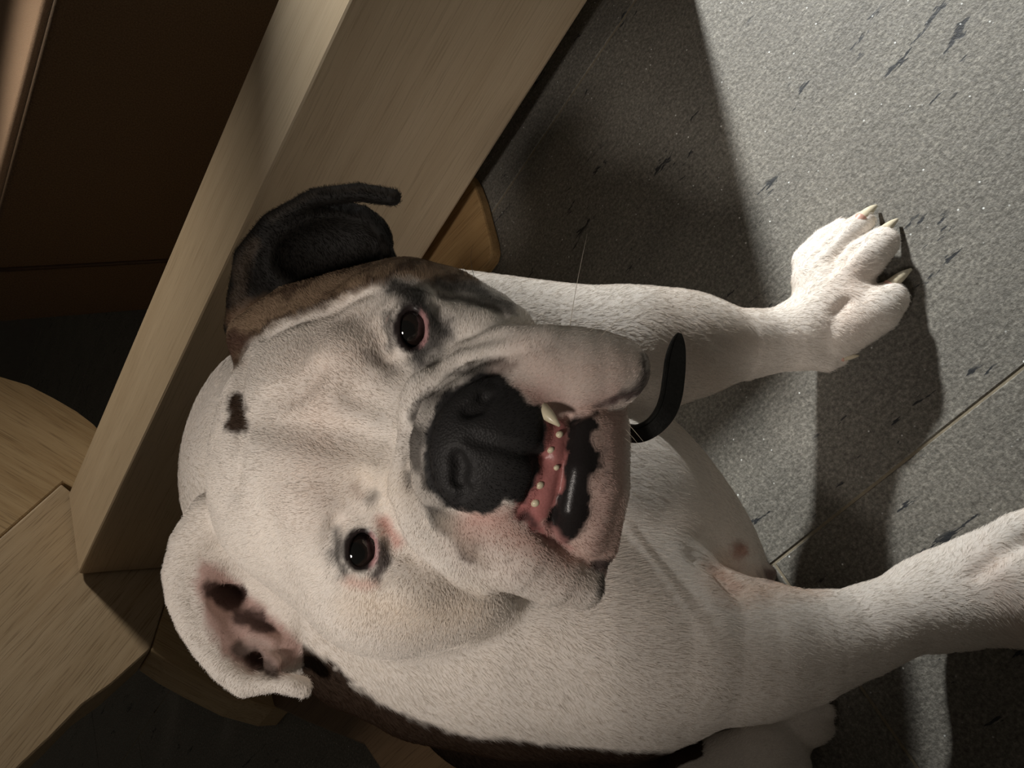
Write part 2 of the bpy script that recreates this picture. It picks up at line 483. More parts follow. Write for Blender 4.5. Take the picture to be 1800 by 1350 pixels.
def surf(rows, groups=None):
    """depth of the skin so far along the viewing rays of the given picture points"""
    R = np.array([ray(a, b) for a, b in rows]); z = np.full(len(R), 300.0)
    for _ in range(70):
        d = S.eval(R * z[:, None], groups=groups)
        z = z + np.clip(d * 0.75, -6, 30)
    return z
def CS(rows, k=4, kind='sub', g='head', groups=('head', 'jaw')):
    """chain lying on the skin: (px, py, offset towards the inside in mm, radius in px)"""
    z = surf([(a, b) for a, b, o, r in rows], groups)
    S.chain([P(a, b, q + o) for (a, b, o, r), q in zip(rows, z)], [px2mm(r, q) for (a, b, o, r), q in zip(rows, z)], k, kind, g)
# --- the fold over the nose and the small one inside it
CS([(955, 600, 8, 28), (895, 607, 5.6, 34), (815, 636, 4.6, 36), (742, 688, 4.0, 36), (703, 765, 4.0, 34), (705, 855, 4.0, 35), (742, 930, 4.0, 38), (795, 985, 5.0, 38), (850, 1018, 7.5, 32)], 4, 'add')
CS([(880, 640, 4.2, 18), (812, 662, 3.4, 18), (757, 708, 3.0, 17), (736, 775, 3.0, 16), (740, 850, 3.0, 17), (774, 918, 3.2, 19), (825, 962, 4.4, 20)], 1.5, 'add')
CS([(1299, 965, 0, 13), (1303, 967, -1, 11)], 5, 'add', 'body', ('body',))     # teats
CS([(1350, 1006, 0, 12), (1354, 1009, -1, 10)], 5, 'add', 'body', ('body',))
# --- clefts between the toes, fold at the arm pit
CS([(1455, 480, 0, 4), (1485, 452, 0, 7), (1508, 426, 0, 8)], 5, 'sub', 'body', ('body',))
CS([(1468, 548, 0, 4), (1490, 530, 0, 5)], 6, 'sub', 'body', ('body',))
CS([(1430, 450, 0, 3), (1455, 425, 0, 5), (1478, 398, 0, 6)], 4, 'sub', 'body', ('body',))
CS([(1715, 1010, 0, 4), (1760, 975, 0, 7), (1800, 955, 0, 8), (1850, 935, 0, 8)], 8, 'sub', 'body', ('body',))
CS([(1232, 985, 0, 4), (1262, 1000, 0, 8), (1290, 1030, 0, 6)], 16, 'sub', 'body', ('body',))
# --- creases of the face
CS([(880, 588, 0, 3), (800, 606, 0, 7), (720, 655, 0, 9), (680, 725, 0, 10), (668, 795, 0, 10), (676, 880, 0, 9), (716, 965, 0, 8), (775, 1018, 0, 5)], 8)
CS([(915, 618, 0, 3), (850, 634, 0, 6), (772, 676, 0, 7), (733, 722, 0, 7), (718, 780, 0, 7), (722, 850, 0, 7), (757, 915, 0, 7), (808, 965, 0, 7), (865, 1005, 0, 4)], 3)
CS([(870, 652, 0, 3), (800, 684, 0, 4), (765, 725, 0, 4), (748, 785, 0, 4), (756, 850, 0, 4), (795, 900, 0, 4), (850, 915, 0, 2)], 4)   # round the nose leather
CS([(446, 740, 0, 8), (540, 755, -1, 9), (620, 772, -1, 10), (680, 785, 0, 9)], 16)              # furrow of the brow
CS([(560, 652, 0, 3), (520, 690, 0, 5), (470, 705, 0, 4)], 12)
CS([(620, 695, 0, 4), (660, 715, 0, 5), (690, 745, 0, 5)], 12)
CS([(640, 850, 0, 4), (665, 880, 0, 5), (672, 915, 0, 4)], 10)
CS([(428, 640, 0, 3), (414, 720, 0, 7), (418, 800, 0, 5), (410, 860, 0, 3)], 9)
CS([(650, 512, 0, 2), (590, 540, 0, 4), (530, 562, 0, 3), (470, 590, 0, 3)], 8)
CS([(770, 520, 0, 2), (820, 525, 0, 4), (880, 550, 0, 3)], 8)
# --- mouth and nose
CH([(1046, 752, 364, 36), (1044, 850, 359, 44), (1026, 942, 367, 40)], 5, g='jaw')
CS([(1085, 703, 0, 3), (1070, 706, 0, 4), (1040, 722, 0, 6), (1005, 738, 0, 6), (988, 732, 0, 4)], 4)
CS([(912, 900, 0, 5), (960, 945, 0, 5), (1010, 975, 0, 5), (1050, 992, 0, 4)], 4)
CS([(955, 745, 0, 3), (952, 790, 0, 3), (940, 840, 0, 3), (915, 893, 0, 3)], 3)
CS([(830, 772, 0, 5), (890, 788, 0, 6), (925, 798, 0, 8), (955, 808, 1, 13)], 5)                # groove under the nose
for pts, rr in (([(824, 724), (840, 716), (850, 704)], (10, 13, 9)), ([(805, 805), (810, 822), (806, 842)], (11, 14, 10))):         # nostrils
    CS([(x, y, 2, r) for (x, y), r in zip(pts, rr)], 5)
CS([(850, 700, 0, 5), (866, 690, 0, 5), (872, 676, 0, 4)], 4)
CS([(806, 845, 0, 5), (822, 862, 0, 5), (812, 876, 0, 4)], 4)
# --- eyes
EYES = []
for (ex, ey), rx, ry, rot in (((722, 578), 29, 41, -6), ((634, 966), 30, 38, 14)):
    ez = surf([(ex, ey)], ('head',))[0]
    EL(ex + 4, ey, ez + 3, rx + 26, ry + 24, 10, rot, 10)                   # lids
    ez = surf([(ex, ey)], ('head',))[0]
    EL(ex, ey, ez, rx, ry, 17, rot, 3, 'sub')
    CH([(ex - 6, ey - ry - 3, ez + 4, 7), (ex - rx + 4, ey - ry * 0.55, ez + 1, 9), (ex - rx, ey, ez, 10), (ex - rx + 4, ey + ry * 0.55, ez + 1, 9), (ex - 4, ey + ry + 3, ez + 4, 7)], 6)
    CH([(ex + 6, ey - ry, ez + 4, 5), (ex + rx - 1, ey - ry * 0.5, ez + 1, 6), (ex + rx + 2, ey, ez, 6), (ex + rx - 1, ey + ry * 0.5, ez + 1, 6), (ex + 6, ey + ry, ez + 4, 5)], 3)
    EYES.append((ex, ey, ez, rx, ry))
CS([(688, 528, 0, 3), (666, 575, 0, 5), (682, 632, 0, 3)], 7)
CS([(766, 536, 0, 3), (786, 585, 0, 5), (760, 642, 0, 3)], 7)
CS([(590, 916, 0, 3), (576, 965, 0, 5), (590, 1016, 0, 3)], 7)
CS([(682, 922, 0, 4), (694, 975, 0, 5), (670, 1020, 0, 4)], 6)
# --- right ear (lower in the picture): an open folded bowl
EL(420, 1075, 470, 152, 96, 26, 58, 12, g='ear')
CH([(372, 905, 462, 40), (336, 955, 459, 36), (316, 1005, 456, 29), (318, 1050, 453, 25), (335, 1095, 450, 23), (362, 1138, 448, 23), (395, 1175, 446, 24), (430, 1198, 446, 26), (462, 1196, 446, 20)], 8, g='ear')
CH([(440, 1196, 447, 20), (485, 1198, 444, 17), (515, 1204, 444, 18), (530, 1207, 446, 18)], 3, g='ear')
EL(430, 1080, 438, 122, 66, 27, 60, 7, 'sub', 'ear')
EL(405, 1050, 458, 30, 20, 14, 20, 6, 'sub', 'ear')
CH([(345, 1120, 440, 2), (400, 1175, 434, 4), (440, 1195, 432, 4), (475, 1196, 434, 3)], 5, 'sub', 'ear')
CH([(385, 1095, 464, 8), (425, 1102, 459, 10), (480, 1128, 455, 8)], 8, g='ear')
CH([(405, 1135, 462, 9), (445, 1138, 454, 9), (485, 1165, 449, 9)], 6, g='ear')
EL(448, 1160, 452, 12, 14, 8, 30, 5, 'sub', 'ear')
# --- left ear (upper in the picture)
EL(560, 445, 486, 132, 88, 26, -14, 10, g='ear')
CH([(420, 575, 478, 24), (430, 450, 472, 18), (475, 392, 468, 17), (555, 347, 464, 16), (630, 338, 460, 16), (690, 347, 458, 15)], 4, g='ear')
EL(575, 435, 460, 108, 62, 20, -14, 5, 'sub', 'ear')
EL(468, 525, 482, 50, 46, 16, -20, 10, g='ear')
CH([(640, 372, 474, 10), (672, 415, 470, 10), (690, 466, 462, 12)], 4, g='ear')

# --- growing the surface: coarse field, then only the blocks near the skin, then surface nets
VOX = 1.6
def grow(sdf, lo, hi, vox, B=8):
    lo = np.asarray(lo, float); n = (np.ceil((np.asarray(hi, float) - lo) / vox / B).astype(int)) * B
    nb = n // B
    ax = [lo[i] + (np.arange(nb[i]) * B + (B - 1) / 2) * vox for i in range(3)]
    C = np.stack(np.meshgrid(*ax, indexing='ij'), -1).reshape(-1, 3)
    # coarse field, in super-blocks so that far shapes are skipped
    D = np.full(len(C), 1e3, np.float32)
    for s in range(0, len(C), 4096):
        D[s:s + 4096] = sdf.eval(C[s:s + 4096])
    G = np.full(n, 1.0, np.float32)
    Gb = G.reshape(nb[0], B, nb[1], B, nb[2], B)
    Db = D.reshape(nb)
    Gb[:] = np.where(Db < 0, -5.0, 5.0)[:, None, :, None, :, None]
    near = np.abs(D) < vox * B * 0.5 * 1.75 + 7.0
    idx = np.argwhere(near.reshape(nb))
    loc = np.stack(np.meshgrid(*[np.arange(B)] * 3, indexing='ij'), -1).reshape(-1, 3) * vox
    hd = vox * B * 0.87
    for b in idx:
        o = lo + b * B * vox
        q = o + loc
        d = sdf.eval(q, o + (B - 1) / 2 * vox, hd)
        hfl = CAM_H - q @ NA                            # stay above the tiles
        k = 3.0
        e = 0.6 - hfl
        h = np.maximum(k - np.abs(d - e), 0) / k
        d = np.maximum(d, e) + h * h * k * 0.25
        Gb[b[0], :, b[1], :, b[2], :] = d.reshape(B, B, B)
    # surface nets
    neg = G < 0
    cnt = np.zeros(n - 1, np.int8)
    for i in (0, 1):
        for j in (0, 1):
            for k in (0, 1):
                cnt += neg[i:n[0] - 1 + i, j:n[1] - 1 + j, k:n[2] - 1 + k]
    cell = np.argwhere((cnt > 0) & (cnt < 8))
    vid = np.full(n - 1, -1, np.int64); vid[tuple(cell.T)] = np.arange(len(cell))
    acc = np.zeros((len(cell), 3)); w = np.zeros(len(cell))
    corners = [(i, j, k) for i in (0, 1) for j in (0, 1) for k in (0, 1)]
    val = {c: G[cell[:, 0] + c[0], cell[:, 1] + c[1], cell[:, 2] + c[2]] for c in corners}
    for a in corners:
        for b in corners:
            if sum(b) - sum(a) == 1 and all(y >= x for x, y in zip(a, b)):
                va, vb = val[a], val[b]
                m = (va < 0) != (vb < 0)
                t = np.where(m, va / np.where(va == vb, 1, va - vb), 0)
                p = np.array(a, float)[None] + t[:, None] * (np.array(b, float) - np.array(a, float))[None]
                acc += np.where(m[:, None], p, 0); w += m
    V = lo + (cell + acc / w[:, None]) * vox
    F = []
    for axis in range(3):
        sl0 = [slice(1, -1)] * 3; sl1 = [slice(1, -1)] * 3
        sl0[axis] = slice(0, n[axis] - 1); sl1[axis] = slice(1, n[axis])
        a, b = neg[tuple(sl0)], neg[tuple(sl1)]
        e = np.argwhere(a != b)
        off = np.ones(3, int); off[axis] = 0
        e0 = e + off
        s = a[tuple(e.T)]
        u, v = (axis + 1) % 3, (axis + 2) % 3
        def at(du, dv):
            q = e0.copy(); q[:, u] -= du; q[:, v] -= dv
            return vid[tuple(q.T)]
        quad = np.stack([at(1, 1), at(0, 1), at(0, 0), at(1, 0)], 1)
        quad[~s] = quad[~s][:, ::-1]
        F.append(quad)
    F = np.concatenate(F)
    F = F[(F >= 0).all(1)]
    # keep the largest connected piece only
    lab = np.arange(len(V))
    for _ in range(200):
        m = lab[F].min(1)
        new = lab.copy()
        for c in range(4): np.minimum.at(new, F[:, c], m)
        new = new[new]
        if (new == lab).all(): break
        lab = new
    big = np.bincount(lab).argmax()
    keep = lab == big
    ren = np.cumsum(keep) - 1
    return V[keep], ren[F[keep[F[:, 0]]]]

import time
_t = time.time()
V, F = grow(S, (-270, -160, 325), (400, 345, 800), VOX)
print('dog grown', len(V), len(F), round(time.time() - _t, 1))

# ------------------------------------------------------------------ coat colours: chart of the markings (picture units), one colour per skin point
PX = V[:, 0] / V[:, 2] * F_PX + 900; PY = V[:, 1] / V[:, 2] * F_PX + 675
dh = S.eval(V, groups=('head', 'jaw')); de = S.eval(V, groups=('ear',)); db = S.eval(V, groups=('body',)); dj = S.eval(V, groups=('jaw',)); dhh = S.eval(V, groups=('head',))
is_ear = (de < np.minimum(dh, db) - 0.3)
is_head = (~is_ear) & (dh <= db)
is_body = ~(is_ear | is_head)
rs = np.random.RandomState(7)
def vnoise(q, scale, seed):
    """smooth value noise of 3D points, -1..1"""
    r = np.random.RandomState(seed); tab = r.rand(32, 32, 32)
    p = q / scale + 100.0; i = np.floor(p).astype(int); f = p - i; f = f * f * (3 - 2 * f)
    out = 0
    for a in (0, 1):
        for b in (0, 1):
            for c in (0, 1):
                w = (f[:, 0] if a else 1 - f[:, 0]) * (f[:, 1] if b else 1 - f[:, 1]) * (f[:, 2] if c else 1 - f[:, 2])
                out = out + w * tab[(i[:, 0] + a) % 32, (i[:, 1] + b) % 32, (i[:, 2] + c) % 32]
    return out * 2 - 1
n1 = vnoise(V, 3.2, 1); n2 = vnoise(V, 7.5, 2); n3 = vnoise(V, 18, 3); n4 = vnoise(V, 3.2, 4)
QX = PX + 5 * n1 + 5 * n2; QY = PY + 5 * n4 + 4 * n3
def poly(pts, soft=4.0):
    """1 inside the outline, soft edge"""
    pts = np.array(pts, float); inside = np.zeros(len(QX), bool); dist = np.full(len(QX), 1e9)
    for i in range(len(pts)):
        a, b = pts[i], pts[(i + 1) % len(pts)]
        ab = b - a; t = np.clip(((QX - a[0]) * ab[0] + (QY - a[1]) * ab[1]) / (ab @ ab), 0, 1)
        dist = np.minimum(dist, np.hypot(QX - a[0] - t * ab[0], QY - a[1] - t * ab[1]))
        c = (a[1] > QY) != (b[1] > QY)
        with np.errstate(divide='ignore', invalid='ignore'):
            xi = a[0] + (QY - a[1]) * ab[0] / (ab[1] if ab[1] else 1e-9)
        inside ^= c & (QX < xi)
    return np.clip(0.5 + np.where(inside, dist, -dist) / (2 * soft), 0, 1)
def line(pts, r, soft=5.0):
    pts = np.array(pts, float); dist = np.full(len(QX), 1e9)
    rr = [r] * len(pts) if np.isscalar(r) else r
    for i in range(max(1, len(pts) - 1)):
        a = pts[i]; b = pts[min(i + 1, len(pts) - 1)]
        ab = b - a; L = max(ab @ ab, 1e-9)
        t = np.clip(((QX - a[0]) * ab[0] + (QY - a[1]) * ab[1]) / L, 0, 1)
        dist = np.minimum(dist, np.hypot(QX - a[0] - t * ab[0], QY - a[1] - t * ab[1]) - (rr[i] + (rr[min(i + 1, len(pts) - 1)] - rr[i]) * t))
    return np.clip(0.5 - dist / (2 * soft), 0, 1)
coat = np.empty((len(V), 3)); coat[:] = (0.82, 0.765, 0.705)
coat *= (1 + 0.05 * n3 + 0.03 * n1)[:, None]
bald = np.zeros(len(V)); gloss = np.zeros(len(V))
def paint(mask, col, where=None, amount=1.0):
    m = mask * amount
    if where is not None: m = m * where
    coat[:] = coat * (1 - m[:, None]) + np.array(col) * m[:, None]
def setf(arr, mask, where=None, v=1.0):
    m = mask if where is None else mask * where
    arr[:] = np.maximum(arr * (1 - m), m * v)
PINK, SKIN, BLACK, GREY = (0.62, 0.37, 0.32), (0.72, 0.54, 0.47), (0.014, 0.013, 0.013), (0.17, 0.155, 0.14)
H, E, B_ = is_head, is_ear, is_body
# body: dark flank, warm elbow and arm pit
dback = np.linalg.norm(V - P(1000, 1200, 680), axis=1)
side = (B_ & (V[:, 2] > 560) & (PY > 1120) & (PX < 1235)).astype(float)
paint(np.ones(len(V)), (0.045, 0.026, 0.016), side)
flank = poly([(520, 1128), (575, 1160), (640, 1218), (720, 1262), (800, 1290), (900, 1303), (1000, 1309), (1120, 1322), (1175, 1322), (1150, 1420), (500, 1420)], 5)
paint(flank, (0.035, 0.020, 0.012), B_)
paint(line([(1265, 1010), (1300, 1035), (1440, 1030)], [26, 26, 8], 26), (0.66, 0.46, 0.34), B_, 0.7)
paint(line([(1300, 968)], 16, 8), (0.50, 0.28, 0.22), B_, 0.8)
paint(line([(1353, 1008)], 14, 8), (0.18, 0.11, 0.10), B_, 0.85)
paint(line([(1255, 1000), (1290, 1035)], [5, 6], 10), (0.55, 0.32, 0.25), B_, 0.5)
paint(line([(1300, 590), (1180, 560), (1240, 650)], 20, 60), (0.72, 0.60, 0.50), B_, 0.6)
paint(line([(1500, 480), (1490, 560)], 20, 40), (0.76, 0.60, 0.50), B_, 0.5)
paint(line([(1800, 1100), (1740, 1000)], 30, 40), (0.72, 0.55, 0.46), B_, 0.4)
# head
paint(line([(620, 620), (560, 660), (560, 860)], 50, 60), (0.80, 0.66, 0.57), H, 0.5)
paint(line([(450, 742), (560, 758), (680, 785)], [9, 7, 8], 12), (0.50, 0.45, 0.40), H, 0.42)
paint(line([(640, 1060), (730, 1080), (830, 1070)], 30, 40), (0.74, 0.61, 0.47), H, 0.55)
paint(line([(640, 830), (700, 860)], 26, 40), (0.74, 0.63, 0.50), H, 0.4)
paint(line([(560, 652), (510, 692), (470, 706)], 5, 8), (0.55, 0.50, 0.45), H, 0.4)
brown = poly([(385, 590), (398, 655), (425, 640), (432, 605), (470, 580), (530, 552), (590, 530), (650, 505), (700, 492), (790, 500), (845, 498), (850, 470), (760, 430), (690, 430), (560, 440), (400, 520)], 9)
paint(brown, (0.27, 0.19, 0.125), H)
stripe = np.clip(np.sin((QY * 0.92 + QX * 0.38) / 6.5 + 2 * n2) * 1.4 - 0.3, 0, 1)
paint(brown * stripe, (0.085, 0.052, 0.034), H, 0.85)
paint(line([(392, 630), (420, 600)], [16, 18], 8), (0.075, 0.04, 0.028), H, 0.9)
paint(line([(418, 705), (418, 745)], [14, 18], 5), (0.045, 0.028, 0.018), H)
paint(line([(690, 505), (735, 520), (722, 540)], [14, 18, 12], 8), (0.03, 0.027, 0.025), H, 0.92)
paint(line([(770, 498), (830, 508), (895, 540)], [9, 14, 8], 8), (0.085, 0.078, 0.07), H, 0.85)
paint(line([(775, 520), (830, 532), (900, 550)], [5, 7, 4], 5), (0.05, 0.045, 0.04), H, 0.8)
paint(line([(735, 545), (768, 585), (738, 628)], [22, 26, 20], 12), (0.045, 0.042, 0.04), H, 0.92)
paint(line([(684, 555), (690, 610)], [8, 8], 9), (0.06, 0.055, 0.05), H, 0.85)
paint(line([(655, 632)], 14, 8) + line([(690, 655), (672, 640)], 9, 10), (0.26, 0.22, 0.19), H, 0.7)
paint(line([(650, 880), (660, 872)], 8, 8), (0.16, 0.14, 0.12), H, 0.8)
paint(line([(625, 860), (632, 872)], 5, 8), (0.45, 0.34, 0.28), H, 0.7)
paint(line([(590, 935), (592, 985), (606, 1010)], [8, 10, 7], 8), (0.07, 0.065, 0.06), H, 0.9)
paint(line([(672, 960), (676, 985), (660, 1008)], [10, 14, 10], 6), (0.055, 0.04, 0.04), H, 0.9)
paint(line([(672, 920), (700, 955)], [12, 8], 8), (0.60, 0.34, 0.29), H, 0.85)
paint(line([(612, 1022), (655, 1025)], [8, 8], 8), (0.66, 0.44, 0.37), H, 0.8)
for ex, ey, ez, rx, ry in EYES:
    u = np.hypot((PX - ex) / (rx + 4), (PY - ey) / (ry + 4))
    rim = np.clip((1.02 - u) * 7, 0, 1)
    paint(rim, (0.03, 0.023, 0.023), H)
    lower = np.clip((1.02 - u) * 10, 0, 1) * np.clip((PX - ex - 0.45 * rx) / 8, 0, 1)
    paint(lower, (0.50, 0.28, 0.28), H, 0.9)
    setf(bald, np.clip((1.02 - u) * 8, 0, 1), H); setf(gloss, np.clip((1.03 - u) * 8, 0, 1), H, 0.7)
# muzzle
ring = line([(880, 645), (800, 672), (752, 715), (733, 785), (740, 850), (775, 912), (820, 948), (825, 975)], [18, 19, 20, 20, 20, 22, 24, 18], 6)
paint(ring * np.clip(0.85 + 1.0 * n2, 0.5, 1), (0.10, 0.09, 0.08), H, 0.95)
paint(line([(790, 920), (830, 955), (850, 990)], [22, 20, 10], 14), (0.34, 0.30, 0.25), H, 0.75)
paint(line([(880, 648), (905, 641)], [8, 5], 5), GREY, H, 0.9)
paint(line([(940, 650), (1010, 665), (1090, 650)], [50, 50, 40], 40), SKIN, H, 0.62)
paint(line([(950, 700), (1010, 722), (1080, 695)], [22, 14, 10], 22), (0.64, 0.42, 0.37), H, 0.8)
paint(line([(905, 680), (960, 715)], [8, 12], 12), PINK, H, 0.5)
paint(line([(840, 940), (920, 975), (1010, 1015)], [40, 40, 25], 40), SKIN, H, 0.5)
paint(line([(830, 915), (880, 920), (930, 950), (1000, 985)], [24, 28, 22, 10], 18), (0.66, 0.45, 0.39), H, 0.85)
paint(line([(840, 915), (905, 900)], [10, 10], 10), PINK, H, 0.45)
for x, y in ((968, 615), (1005, 612), (890, 985), (945, 1008), (910, 1010)):
    paint(line([(x, y)], 4, 6), (0.40, 0.33, 0.29), H, 0.6)
nose = poly([(761, 722), (776, 696), (806, 680), (843, 656), (887, 663), (894, 680), (909, 691), (924, 711), (944, 713), (960, 744), (962, 778), (956, 807), (948, 826), (936, 856), (917, 881), (887, 876), (872, 896), (850, 902), (813, 896), (783, 885), (757, 859), (744, 822), (744, 778), (750, 748)], 3)
paint(nose, (0.022, 0.021, 0.021), H)
leather = poly([(770, 722), (790, 700), (830, 684), (860, 690), (878, 720), (872, 760), (880, 790), (862, 830), (845, 872), (815, 880), (780, 868), (758, 830), (756, 780)], 8)
setf(bald, leather, H); setf(gloss, leather, H, 0.24)
paint(leather, (0.012, 0.012, 0.0125), H)
paint(line([(1132, 625), (1138, 655), (1118, 690), (1085, 700)], [6, 8, 8, 5], 6), (0.09, 0.075, 0.07), H, 0.9)
paint(line([(1062, 1020), (1060, 1046)], [9, 10], 6), (0.09, 0.08, 0.07), H, 0.9)
paint(line([(985, 733), (1010, 732), (1050, 714), (1115, 697)], [7, 6, 4, 4], 4), (0.07, 0.035, 0.035), H, 0.9)
# lower jaw
J = (H & (dj < dhh + 0.2)).astype(float)
paint(np.ones(len(V)), (0.66, 0.49, 0.43), J * np.clip((1112 - PX) / 20, 0, 1))
paint(line([(1075, 740), (1068, 850), (1050, 950)], 10, 20), (0.58, 0.40, 0.36), J, 0.6)
for x, y in ((1064, 795), (1066, 830), (1064, 850), (1062, 862)):
    paint(line([(x, y - 4), (x, y + 5)], 2.5, 3), (0.20, 0.16, 0.15), J, 0.7)
lip = poly([(994, 748), (1011, 730), (1052, 722), (1054, 741), (1052, 752), (1037, 763), (1043, 781), (1056, 793), (1056, 819), (1037, 837), (1039, 874), (1035, 911), (1020, 937), (998, 956), (976, 945), (958, 915), (974, 881), (989, 822), (993, 778)], 3)
paint(lip, (0.022, 0.019, 0.019), J); setf(bald, lip, J); setf(gloss, lip, J, 0.9)
gum = poly([(955, 722), (993, 736), (996, 800), (988, 850), (974, 885), (955, 918), (962, 945), (940, 935), (905, 905), (905, 860), (930, 840), (945, 790), (950, 740)], 3)
paint(gum, (0.46, 0.185, 0.175), H); setf(bald, gum, J); setf(gloss, gum, J, 0.8)
paint(nose, (0.022, 0.021, 0.021), H & (dj > dhh + 0.6))
paint(line([(920, 905), (945, 925)], [9, 6], 5), (0.05, 0.03, 0.03), H, 0.85)
paint(line([(1045, 995), (1070, 990)], [11, 9], 5), (0.035, 0.025, 0.025), H, 0.92)
paint(line([(962, 925), (978, 948), (1000, 962)], [10, 9, 6], 6), (0.52, 0.27, 0.25), H, 0.85)
# right ear: white outside, pink bowl with dark tufts
bowl = poly([(352, 985), (395, 1000), (430, 1040), (470, 1070), (520, 1120), (540, 1150), (490, 1185), (440, 1178), (395, 1150), (360, 1095), (342, 1030)], 8)
inner = E & (PY > 700)
paint(bowl, (0.46, 0.295, 0.26), inner, 0.9); setf(bald, bowl, inner, 0.9)
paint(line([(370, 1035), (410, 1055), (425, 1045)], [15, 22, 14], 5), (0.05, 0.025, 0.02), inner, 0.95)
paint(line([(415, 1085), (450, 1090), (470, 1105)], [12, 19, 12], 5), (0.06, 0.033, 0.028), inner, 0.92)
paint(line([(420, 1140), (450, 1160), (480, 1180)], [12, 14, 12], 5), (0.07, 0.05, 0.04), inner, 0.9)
paint(line([(440, 1125), (500, 1160)], [8, 10], 8), (0.50, 0.40, 0.36), inner, 0.7)
# left ear: black brindle
le = (E & (PY < 700)).astype(float)
paint(np.ones(len(V)), (0.010, 0.0085, 0.007), le)
rimL = line([(420, 560), (426, 470), (448, 425)], [16, 14, 10], 7)
paint(rimL, (0.055, 0.040, 0.028), le, 0.9)
paint(line([(480, 385), (560, 335), (640, 327), (700, 340)], [4, 5, 6, 6], 6), (0.05, 0.042, 0.034), le, 0.8)
paint(line([(410, 560), (440, 540), (470, 525)], [14, 12, 8], 10), (0.14, 0.085, 0.05), E & (PY < 700), 0.8)
coat = np.clip(coat, 0, 1)

# ------------------------------------------------------------------ the dog as objects
dog = empty('dog', (0.25, -0.15, 0))
tag(dog, 'white bulldog with a dark left ear sitting on the tiles and looking up', 'dog')
def skin_mat():
    n = NT('dog_skin_and_undercoat')
    c = n.coord('Object')
    at = n.add('ShaderNodeAttribute', attribute_name='coat')
    gl = n.add('ShaderNodeAttribute', attribute_name='gloss')
    f = n.noise(c, 900, 3, 0.7)
    var = n.ramp(f, [(0.3, (0.80, 0.78, 0.76)), (0.65, (1.05, 1.05, 1.05))])
    n.color(n.mix(0.8, at.outputs['Color'], var, 'MULTIPLY'))
    n.link(n.ramp(gl.outputs['Fac'], [(0, (0.7, 0.7, 0.7)), (1, (0.2, 0.2, 0.2))]), n.bsdf.inputs['Roughness'])
    n.set(Specular_IOR_Level=0.25)
    v = n.add('ShaderNodeTexVoronoi'); v.inputs['Scale'].default_value = 900; n.link(c, v.inputs['Vector'])
    peb = n.ramp(gl.outputs['Fac'], [(0.05, (0, 0, 0)), (0.22, (1, 1, 1)), (0.34, (1, 1, 1)), (0.5, (0, 0, 0))])
    h = n.math('ADD', n.math('MULTIPLY', v.outputs['Distance'], peb), n.math('MULTIPLY', f, 0.3))
    n.bump(h, 0.35, 0.0008)
    return n.mat
mat_skin = skin_mat()
W = to_world(V)
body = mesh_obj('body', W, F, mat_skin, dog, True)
a = body.data.color_attributes.new('coat', 'FLOAT_COLOR', 'POINT')
a.data.foreach_set('color', np.c_[coat, np.ones(len(V))].astype(np.float32).ravel())
a = body.data.attributes.new('gloss', 'FLOAT', 'POINT'); a.data.foreach_set('value', gloss.astype(np.float32))

def eye_mat():
    n = NT('dog_eye')
    c = n.coord('Object')
    s = n.add('ShaderNodeSeparateXYZ'); n.link(c, s.inputs[0])
    r = n.math('SQRT', n.math('ADD', n.math('MULTIPLY', s.outputs[0], s.outputs[0]), n.math('MULTIPLY', s.outputs[1], s.outputs[1])))
    r = n.math('ADD', n.math('MULTIPLY', r, 1 / 0.0140), n.math('MULTIPLY', n.math('SUBTRACT', n.noise(c, 700, 3), 0.5), 0.10))
    n.color(n.ramp(r, [(0.0, (0.004, 0.004, 0.004)), (0.36, (0.004, 0.004, 0.004)), (0.42, (0.016, 0.010, 0.008)), (0.66, (0.012, 0.008, 0.007)), (0.74, (0.012, 0.008, 0.007)), (0.80, (0.42, 0.33, 0.30))]))
    n.set(Roughness=0.05, Specular_IOR_Level=0.6, Coat_Weight=1.0, Coat_Roughness=0.02)
    return n.mat
mat_eye = eye_mat()
for ex, ey, ez, rx, ry in EYES:
    bm = bmesh.new()
    bmesh.ops.create_uvsphere(bm, u_segments=40, v_segments=28, radius=0.0138)
    for v in bm.verts:                                  # cornea
        t = max(0.0, v.co.z / 0.0138 - 0.72) / 0.28
        v.co.z += 0.0012 * t
    o = bm_obj('eye', bm, mat_eye, None, True)
    ctr = to_world(P(ex - 1, ey, ez + 14.5)); aim = Vector((0.03, 0.05, 0.70)) - Vector(ctr)
    q = aim.to_track_quat('Z', 'Y')
    o.matrix_world = Matrix.Translation(ctr) @ q.to_matrix().to_4x4()
    o.parent = dog; o.matrix_parent_inverse = Matrix.Translation(dog.location).inverted()

mat_tooth = plain('ivory', (0.78, 0.70, 0.50), 0.3, 400, 0.08, 0.0, 0.5)
mat_claw = plain('horn', (0.70, 0.62, 0.46), 0.35, 300, 0.12, 0.0, 0.5)
mat_quick = plain('pink_horn', (0.62, 0.36, 0.29), 0.4, 300, 0.1, 0.0, 0.4)
def horn(name, pts, rads, mat, seg=10):
    """curved tapering cone through world points"""
    p = [Vector(to_world(q)) for q in pts]; n = 9; out = []; rr = []
    for i in range(n):
        t = i / (n - 1)
        out.append((1 - t) ** 2 * p[0] + 2 * t * (1 - t) * p[1] + t * t * p[2])
        u = t * (len(rads) - 1); j = min(int(u), len(rads) - 2); rr.append((rads[j] + (rads[j + 1] - rads[j]) * (u - j)) / 1000)
    return tube(name, out, rr, mat, dog, seg)
def ts(px, py, o): return P(px, py, surf([(px, py)], ('head', 'jaw'))[0] + o)
zt = surf([(955, 735), (975, 760)], ('head', 'jaw'))
horn('canine_tooth', [P(930, 698, 356), P(958, 724, 343), P(984, 749, 342)], [3.6, 3.7, 2.9, 0.6], mat_tooth, 12)
